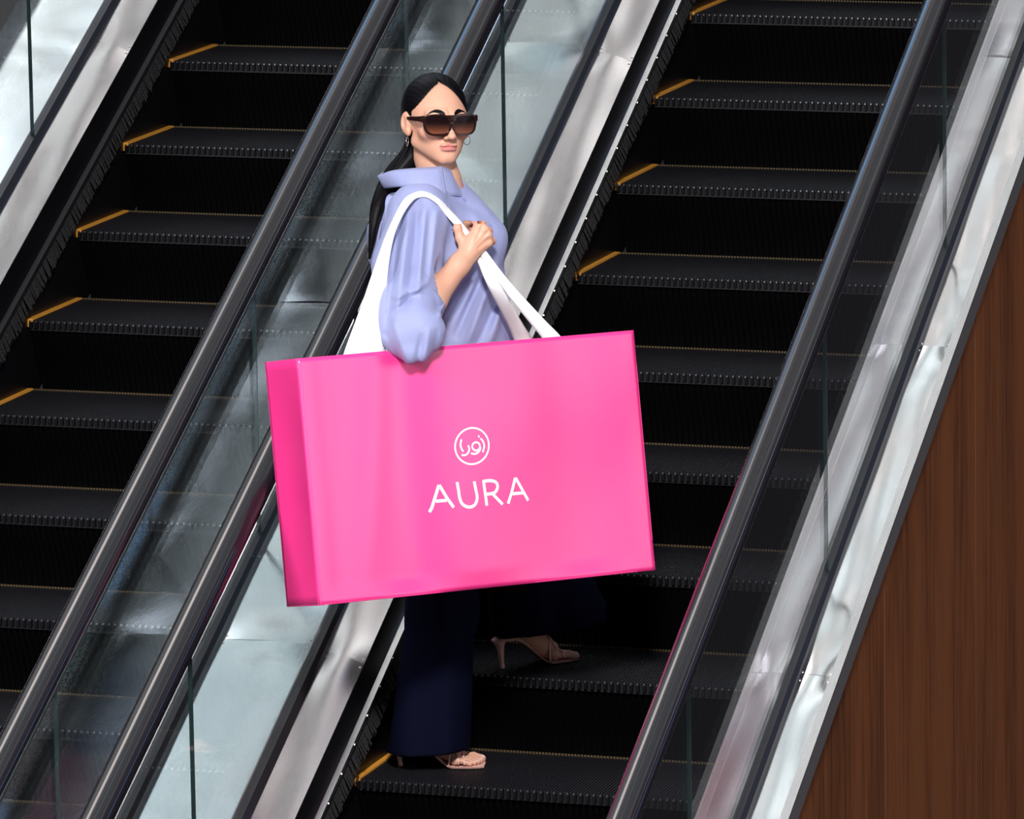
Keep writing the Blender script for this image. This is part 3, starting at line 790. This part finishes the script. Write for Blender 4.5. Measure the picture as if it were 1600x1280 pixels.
# ------------------------------------------------------------------ sunglasses
def lens_outline(sx, n=40, grow=0.):
    cx, cz = .0370, -.0030; o = []
    for i in range(n):
        a = 2 * math.pi * i / n; c, s = math.cos(a), math.sin(a); e = 2 / 3.6
        x = math.copysign(abs(c) ** e, c) * .0305; z = math.copysign(abs(s) ** e, s) * .0225
        x *= 1 - .10 * (-(z / .0245) + 0) if z < 0 else 1.0
        x += .0022 * (z / .0245)
        r = math.hypot(x, z); x += grow * x / r; z += grow * z / r
        X = cx + x; o.append((sx * X, .1085 - 2.6 * X * X, cz + z))
    return o
def build_glasses():
    g = MB()
    root = None
    for sx in (1, -1):
        inn = lens_outline(sx, 48); out = lens_outline(sx, 48, .0062); n = 48; vs = []
        for (a, b) in zip(inn, out):
            for p, dy in ((a, .0022), (b, .0022), (b, -.0022), (a, -.0022)): vs.append((p[0], p[1] + dy, p[2]))
        fs = []
        for i in range(n):
            j = (i + 1) % n
            for k in range(4): fs.append((4 * i + k, 4 * i + (k + 1) % 4, 4 * j + (k + 1) % 4, 4 * j + k))
        g.add(to_world(h2l(np.array(vs))), fs)
        hinge = [hl((sx * .0705, .0945, .012)), hl((sx * .0785, .088, .0125)), hl((sx * .0815, .070, .012)), hl((sx * .0830, .02, .010)), hl((sx * .0825, -.012, .008)), hl((sx * .076, -.035, -.004))]
        h = MB(); pts = hinge; n = len(pts); vs = []
        for i, p in enumerate(pts):
            hz = (.0095, .0075, .0062, .0048, .004, .003)[i]
            for a, b in ((-.0018, -hz), (.0018, -hz), (.0018, hz), (-.0018, hz)): vs.append(p + HX * a + HZ * b)
        g.add(to_world(np.array(vs)), [(4 * i + k, 4 * i + (k + 1) % 4, 4 * i + 4 + (k + 1) % 4, 4 * i + 4 + k) for i in range(n - 1) for k in range(4)] + [(0, 1, 2, 3), (4 * n - 4, 4 * n - 3, 4 * n - 2, 4 * n - 1)])
    vs = []
    for x in (-.012, -.006, 0, .006, .012):
        for z, dy in ((.0225, .0026), (.0225, -.0022), (.0095 - abs(x) * .3, -.0022), (.0095 - abs(x) * .3, .0026)): vs.append((x, .1085 - 2.6 * x * x + dy, z))
    g.add(to_world(h2l(np.array(vs))), [(4 * i + k, 4 * i + (k + 1) % 4, 4 * i + 4 + (k + 1) % 4, 4 * i + 4 + k) for i in range(4) for k in range(4)])
    me = g.mesh('sunglasses'); bm = bmesh.new(); bm.from_mesh(me); bmesh.ops.recalc_face_normals(bm, faces=bm.faces); bm.to_mesh(me); bm.free()
    root = link('sunglasses', me, M['frame'], person, label='chunky dark tortoise sunglasses')
    bv = root.modifiers.new('soft', 'BEVEL'); bv.width = .0008; bv.segments = 2
    for sx in (1, -1):
        o = np.array(lens_outline(sx, 48, .001)); c = o.mean(0); vs = [c + (0, .002, 0)]; fs = []
        for r in (.34, .67, 1.): vs += [c + (p - c) * r + (0, .0015 * (1 - r * r), 0) for p in o]
        n = 48; fs = [(0, 1 + (i + 1) % n, 1 + i) for i in range(n)]
        for k in range(2): fs += [(1 + k * n + i, 1 + k * n + (i + 1) % n, 1 + (k + 1) * n + (i + 1) % n, 1 + (k + 1) * n + i) for i in range(n)]
        vs = np.array(vs); me = mesh('lens', to_world(h2l(vs)), fs)
        t = np.clip((.004 - vs[:, 2]) / .032, 0, 1)[:, None]; colour(me, np.array([.008, .004, .005]) * (1 - t ** 1.6) + np.array([.20, .065, .035]) * t ** 1.6)
        link('lens', me, M['lens'], root, smooth=True, label='brown gradient lens')
build_glasses()
for sx in (1, -1):
    c = hl((sx * .083, .000, -.052)); b = MB()
    pts = [c + (HF * math.cos(a) * .72 + HX * sx * math.cos(a) * .5 + HZ * math.sin(a)) * .0125 for a in [math.radians(100 + 330 * i / 24) for i in range(25)]]
    b.tube(to_world(np.array(pts)), .0011, 8); link('hoop_earring', b.mesh('hoop_earring'), M['silver'], person, smooth=True, label='small silver hoop')
# ------------------------------------------------------------------ trousers
def hem_cut(d, P, c, n):
    n = nrmv(n); return np.maximum(d, -((P - np.array(c, F32)) @ np.array(n, F32)))
HIP = L3(705, 620, -.03)
def trousers_fn(P):
    h1 = L3(669, 1185, .0); m1 = L3(692, 950, .0); k1 = L3(692, 800, .0)
    a = chain(P, [HIP + (0, .07, -.04), k1, m1, h1], [.12, .092, .084, .1175], .05)
    u = (P[..., 0] - h1[0]) * 60; a = a + .0045 * np.sin(u + 1.3 + .4 * np.sin(P[..., 2] * 6)) * np.clip((1.0 - P[..., 2]) / .6, 0, 1) + .006 * np.exp(-((P[..., 0] - m1[0] + .012) / .012) ** 2)
    a = hem_cut(a, P, L3(665, 1181, .09), (-.05, -.06, 1))
    h2 = L3(858, 985, -.27); k2 = L3(800, 800, -.12)
    b = chain(P, [HIP + (.02, -.08, -.04), k2, h2], [.12, .10, .090], .05)
    b = su(b, cone(P, k2, L3(905, 975, -.27), .10, .095), .03); b = su(b, cone(P, k2, L3(826, 985, -.25), .10, .096), .03)
    b = b + .004 * np.sin((P[..., 0] - h2[0]) * 55)
    b = hem_cut(b, P, L3(860, 988, -.18), (-.12, .0, 1))
    d = su(a, b, .03)
    return su(d, ell(P, HIP, (.155, .175, .12)), .06)
v, q = field(trousers_fn, HC0 * 0 + (-.24, -.46, .0), (.42, .30, 1.12), .0065)
tr = link('trousers', fast_mesh('trousers', to_world(v), q), M['trousers'], person)

# ------------------------------------------------------------------ shirt
FA, FB = L3(672, 450, .262), L3(745, 372, .185)
def seg2(P, a, b):
    """distance in the figure plane to the line a-b"""
    a = np.array(a, F32)[[0, 2]]; b = np.array(b, F32)[[0, 2]]; Q = P[..., [0, 2]] - a; ab = b - a
    t = np.clip((Q @ ab) / (ab @ ab), 0, 1); return np.sqrt(((Q - t[..., None] * ab) ** 2).sum(-1)), t
FOLDS = [  # (from, to, height, width) in photo positions on the near side of the shirt
    ((640, 318), (622, 470), .008, .012), ((664, 330), (655, 440), .007, .009), ((625, 330), (606, 500), -.007, .010), ((652, 335), (640, 450), -.006, .008),
    ((682, 335), (672, 420), .006, .010), ((690, 470), (728, 430), .007, .009), ((700, 505), (735, 450), -.008, .008), ((700, 420), (688, 460), -.008, .008),
    ((775, 430), (730, 540), .008, .012), ((760, 425), (712, 530), -.008, .010), ((792, 470), (765, 545), .007, .012), ((800, 440), (745, 545), -.006, .010),
    ((700, 320), (755, 345), -.005, .008), ((735, 335), (780, 420), .004, .012), ((614, 470), (640, 540), .004, .010), ((606, 500), (630, 545), -.0025, .009),
    ((660, 500), (652, 545), -.0035, .008), ((672, 490), (664, 545), .0035, .009), ((684, 495), (676, 540), -.003, .008), ((618, 445), (668, 428), .006, .008), ((610, 470), (655, 442), -.005, .007)]
FO = [(L3(*a, .2), L3(*b, .2), h, w) for a, b, h, w in FOLDS]
def sleeve_fn(P):
    s = chain(P, [L3(654, 340, .125), L3(636, 415, .19), L3(634, 478, .30), L3(640, 518, .385)], [.078, .082, .082, .074], .04)
    s = su(s, ell(P, L3(658, 520, .40), (.062, .058, .060)), .03)
    s = su(s, cone(P, L3(643, 530, .40), L3(646, 553, .440), .056, .026), .03)
    s = su(s, cone(P, L3(660, 440, .27), L3(640, 500, .31), .032, .04), .02)
    return s
def shirt_fn(P):
    t = ell(P, L3(697, 395, -.03), (.148, .185, .165))
    t = su(t, ell(P, L3(714, 510, -.03), (.150, .175, .18)), .08)
    t = su(t, ell(P, L3(708, 610, -.03), (.175, .185, .15)), .08)
    t = su(t, chain(P, [L3(673, 304, -.03), L3(656, 335, .10)], [.070, .085], .03), .05)
    t = su(t, cone(P, L3(690, 305, -.05), L3(725, 345, -.18), .058, .07), .05)
    t = su(t, cone(P, L3(722, 326, -.02), L3(762, 372, .01), .035, .048), .05)
    t = su(t, cone(P, L3(605, 320, -.02), L3(600, 400, -.03), .030, .042), .05)       # back of the yoke
    s = sleeve_fn(P)
    s = ss(s, cone(P, FA, FB, .031, .050), .010)
    s = ss(s, cone(P, EL, FA, .034, .038), .006)
    d = su(t, s, .018)
    near = np.clip((P[..., 1] - .02) / .08, 0, 1)
    for a, b, h, w in FO:
        r, tt = seg2(P, a, b); d = d - 1.8 * h * np.exp(-(r / w) ** 2) * near * np.sin(np.pi * np.clip(tt * .86 + .07, 0, 1)) ** .5 * 1.0
    d = d + .0012 * np.sin(P[..., 0] * 70 + P[..., 2] * 38) * np.sin(P[..., 2] * 22 - P[..., 0] * 31)
    # neck opening
    d = ss(d, cone(P, NB + (.0, 0, -.03), NB + (.008, .0, .10), .056, .062), .006)
    return d
v, q = field(shirt_fn, np.array((-.30, -.30, .93)), (.30, .52, 1.63), .0035)
shirt = link('shirt', fast_mesh('shirt', to_world(v), q), M['shirt'], person, label='oversized periwinkle blue button shirt')
def hit(px, py, fn=shirt_fn, off=0.):
    """where the sight line of a photo pixel meets the cloth"""
    a, b = L3(px, py, .55), L3(px, py, -.3); n = 500; ts = np.linspace(0, 1, n); P = (a[None] + (b - a)[None] * ts[:, None])
    D = fn(P[None].astype(F32))[0]; i = int(np.argmax(D < off)); return P[i] if D[i] < off else None
def ribbon(name, A, B, mat, parent, th=.002, n=5, sub=5, bow=0., **k):
    """cloth strip between two edge curves given in figure coordinates"""
    A = smooth3(A, sub); B = smooth3(B, sub); vs = []; m = len(A)
    for i in range(m):
        for j in range(n + 1):
            t = j / n; p = A[i] * (1 - t) + B[i] * t; vs.append(p + np.array([0, bow * math.sin(math.pi * t) + .0 * t, 0]))
    fs = [(i * (n + 1) + j, i * (n + 1) + j + 1, (i + 1) * (n + 1) + j + 1, (i + 1) * (n + 1) + j) for i in range(m - 1) for j in range(n)]
    o = link(name, mesh(name, to_world(np.array(vs)), fs), mat, parent, smooth=True, **k)
    s = o.modifiers.new('thick', 'SOLIDIFY'); s.thickness = th; s.offset = 0; return o
# collar: turned-down leaf on the near side, stand around the neck
leafT = [(612, 262, -.10), (597, 270, -.06), (591, 275, -.01), (612, 267, .045), (650, 263, .072), (680, 261, .066), (691, 260, .052)]
leafB = [(612, 285, -.11), (601, 291, -.07), (602, 294, .00), (624, 292, .085), (655, 290, .118), (684, 298, .112), (698, 304, .098)]
ribbon('collar', [L3(*p) for p in leafT], [L3(*p) for p in leafB], M['shirt'], shirt, .003, 6, 6, .006)
stT = [(692, 261, .050), (703, 266, .028), (711, 277, -.02), (712, 276, -.07), (690, 266, -.11), (645, 262, -.12), (612, 263, -.10)]
stB = [(697, 306, .085), (713, 306, .060), (727, 310, .01), (728, 310, -.07), (690, 292, -.13), (645, 290, -.13), (612, 290, -.11)]
ribbon('collar_stand', [L3(*p) for p in stT], [L3(*p) for p in stB], M['shirt'], shirt, .0025, 5, 6, .004)
# loose tail of cloth behind her back
ribbon('back_flap', [L3(588, 345, -.02), L3(575, 352, -.03), L3(574, 380, -.02), L3(582, 405, .0)], [L3(600, 340, .0), L3(596, 352, .02), L3(592, 380, .02), L3(590, 405, .01)], M['shirt'], shirt, .003, 4, 5, .008)
# rolled cuff around the forearm
def cuff():
    ax = nrmv(WR - EL); c = L3(664, 466, .292); e1 = nrmv(np.cross(ax, (0, 1, 0))); e2 = np.cross(ax, e1); T_, B_ = [], []
    for i in range(25):
        a = 2 * math.pi * i / 24; r = .050 + .003 * math.sin(3 * a); o = e1 * math.cos(a) * r * 1.15 + e2 * math.sin(a) * r
        T_.append(c + o + ax * .010); B_.append(c + o * 1.22 - ax * .034)
    ribbon('cuff', T_, B_, M['shirt'], shirt, .004, 4, 2)
cuff()
for px, py in ((725, 313), (765, 353), (706, 356)):
    p = hit(px, py)
    if p is not None:
        w = Vector(to_world(p[None])[0]); vdir = (Vector(CAM) - w).normalized(); b = MB(); b.tube([w - vdir * .001, w + vdir * .002, w + vdir * .0028], [.0055, .0055, .004], 16)
        link('button', b.mesh('button'), M['button'], shirt)

# ------------------------------------------------------------------ sandals
def sole_z(x): 
    t = min(1, max(0, (x - .025) / .115)); return .0855 - .0775 * (t * t * (3 - 2 * t))
def sole_w(x):
    ks = [(-.023, .012), (-.017, .021), (0, .027), (.05, .024), (.09, .027), (.15, .042), (.185, .042), (.212, .034), (.222, .026)]
    for (a, wa), (b, wb) in zip(ks[:-1], ks[1:]):
        if x <= b: return wa + (wb - wa) * (x - a) / (b - a)
    return ks[-1][1]
def build_sandal(i, lift):
    xs = [-.023 + .245 * k / 44 for k in range(45)]; vs = []
    for x in xs:
        z, w = sole_z(x), sole_w(x); th = .0055 + .004 * math.exp(-((x - .03) / .04) ** 2)
        for y, dz in ((-w, -.001), (-w * .6, 0), (0, -.001), (w * .6, 0), (w, -.001), (w * .92, -th), (-w * .92, -th)): vs.append(fp(i, x, y, z + dz))
    m = 7; fs = [(k * m + j, k * m + (j + 1) % m, (k + 1) * m + (j + 1) % m, (k + 1) * m + j) for k in range(44) for j in range(m)] + [tuple(range(m)), tuple(44 * m + j for j in range(m))]
    me = mesh('sandal', to_world(np.array(vs)), fs); bm = bmesh.new(); bm.from_mesh(me); bmesh.ops.recalc_face_normals(bm, faces=bm.faces); bm.to_mesh(me); bm.free()
    s = link('sandal', me, M['sandal'], person, smooth=False, label='blush pink strappy high heel sandal')
    h = MB(); zz = [.082, .072, .058, .040, .020, .004, .0]; rr = [.022, .0165, .011, .0078, .0062, .0068, .0068]
    h.tube(to_world(np.array([fp(i, -.012 + .010 * k / 6, 0, z) for k, z in enumerate(zz)])), rr, 14)
    link('heel', h.mesh('heel'), M['sandal'], s, smooth=True)
    fn = foot_fn(i, lift)
    def strap(p0, p1, bulge=.05, r=.0030):
        """thong pulled over the foot between two points on the sole edge"""
        pts = []
        for k in range(19):
            t = k / 18; x = p0[0] + (p1[0] - p0[0]) * t; y = p0[1] + (p1[1] - p0[1]) * t
            zb = p0[2] + (p1[2] - p0[2]) * t; zt = zb + bulge * 1.4; base = fp(i, x, y, 0)
            if 0 < k < 18:
                zz_ = np.linspace(zt, zb, 60); D = fn((base[None] + np.c_[np.zeros(60), np.zeros(60), zz_])[None].astype(F32))[0]
                j = int(np.argmax(D < .0015)); z = zz_[j] if D[j] < .0015 else zb
                z = max(z, zb)
            else: z = zb
            pts.append(fp(i, x, y, z))
        P = [np.mean([pts[max(0, a - 1)], pts[a], pts[min(18, a + 1)]], 0) for a in range(19)]
        b = MB(); b.tube(to_world(np.array(P)), r, 8); link('strap', b.mesh('strap'), M['sandal'], s, smooth=True)
    ws = .040
    for xa, xb in ((.126, .156), (.156, .128), (.148, .176), (.172, .150)): strap((xa, -ws, sole_z(xa) - .002), (xb, ws, sole_z(xb) - .002))
    strap((.035, -.026, sole_z(.035)), (.100, -.004, .085 + lift), .01); strap((.035, .026, sole_z(.035)), (.100, .004, .085 + lift), .01)
build_sandal(0, 0.); build_sandal(1, .012)

# ------------------------------------------------------------------ bag straps (white cloth), over her shoulder and through her hand
def bagv(px, py, back=.0):
    x, z = plane_pt(px, py); q = bagw(x, back, z) - ORG; return q.dot(V)
def on(px, py, off=.004, fall=.2):
    p = hit(px, py); v = p[1] if p is not None else fall; return L3(px, py, v + off)
def vB(x): return bagv(x, 553) - .025
Lft = [(534, 575, vB(534)), (537, 553, vB(537)), (560, 490, vB(537) * .75 + .25 * .22), (581, 430, .33), (601, 372, .25), (617, 336, .215), (632, 311, .20)]
Rgt = [(602, 575, vB(602) - .01), (602, 553, vB(602) - .01), (603, 490, vB(602) * .75 + .25 * .22), (605, 435, .34), (614, 375, .285), (627, 340, .255), (643, 316, .225)]
topA = [on(652, 300), on(668, 301), on(686, 311), on(704, 329)]
topB = [on(655, 309, .006), on(668, 309, .006), on(683, 319, .006), on(698, 338, .006)]
hA = [L3(722, 349, .158), L3(741, 372, .150), L3(757, 392, .165)]; hB = [L3(714, 356, .160), L3(731, 382, .150), L3(742, 397, .160)]
def lerp(a, b, t): return np.array(a) * (1 - t) + np.array(b) * t
vr1, vr2 = bagv(862, 527) - .03, bagv(818, 532) - .16
LA = [L3(*p) for p in Lft] + topA + hA; LB = [L3(*p) for p in Rgt] + topB + hB
ribbon('cloth_strap', LA, LB, M['white'], bag, .003, 8, 6, .006, label='wide white cloth strap')
ribbon('cloth_strap', [L3(742, 372, .150), L3(759, 392, .172), L3(796, 440, lerp(.185, vr1, .3)), L3(848, 497, lerp(.185, vr1, .75)), L3(876, 526, vr1), L3(884, 545, vr1)],
       [L3(735, 380, .150), L3(748, 397, .168), L3(778, 442, lerp(.185, vr1, .3)), L3(826, 502, lerp(.185, vr1, .75)), L3(849, 531, vr1), L3(858, 550, vr1)], M['white'], bag, .003, 5, 6, .004, label='white cloth strap')
ribbon('cloth_strap', [L3(738, 378, .148), L3(752, 398, .164), L3(782, 446, .19), L3(818, 508, lerp(.18, vr2, .7)), L3(834, 532, vr2), L3(842, 552, vr2)],
       [L3(732, 383, .148), L3(743, 402, .164), L3(762, 446, .19), L3(793, 508, lerp(.18, vr2, .7)), L3(805, 536, vr2), L3(812, 556, vr2)], M['white'], bag, .003, 5, 6, .004, label='white cloth strap')
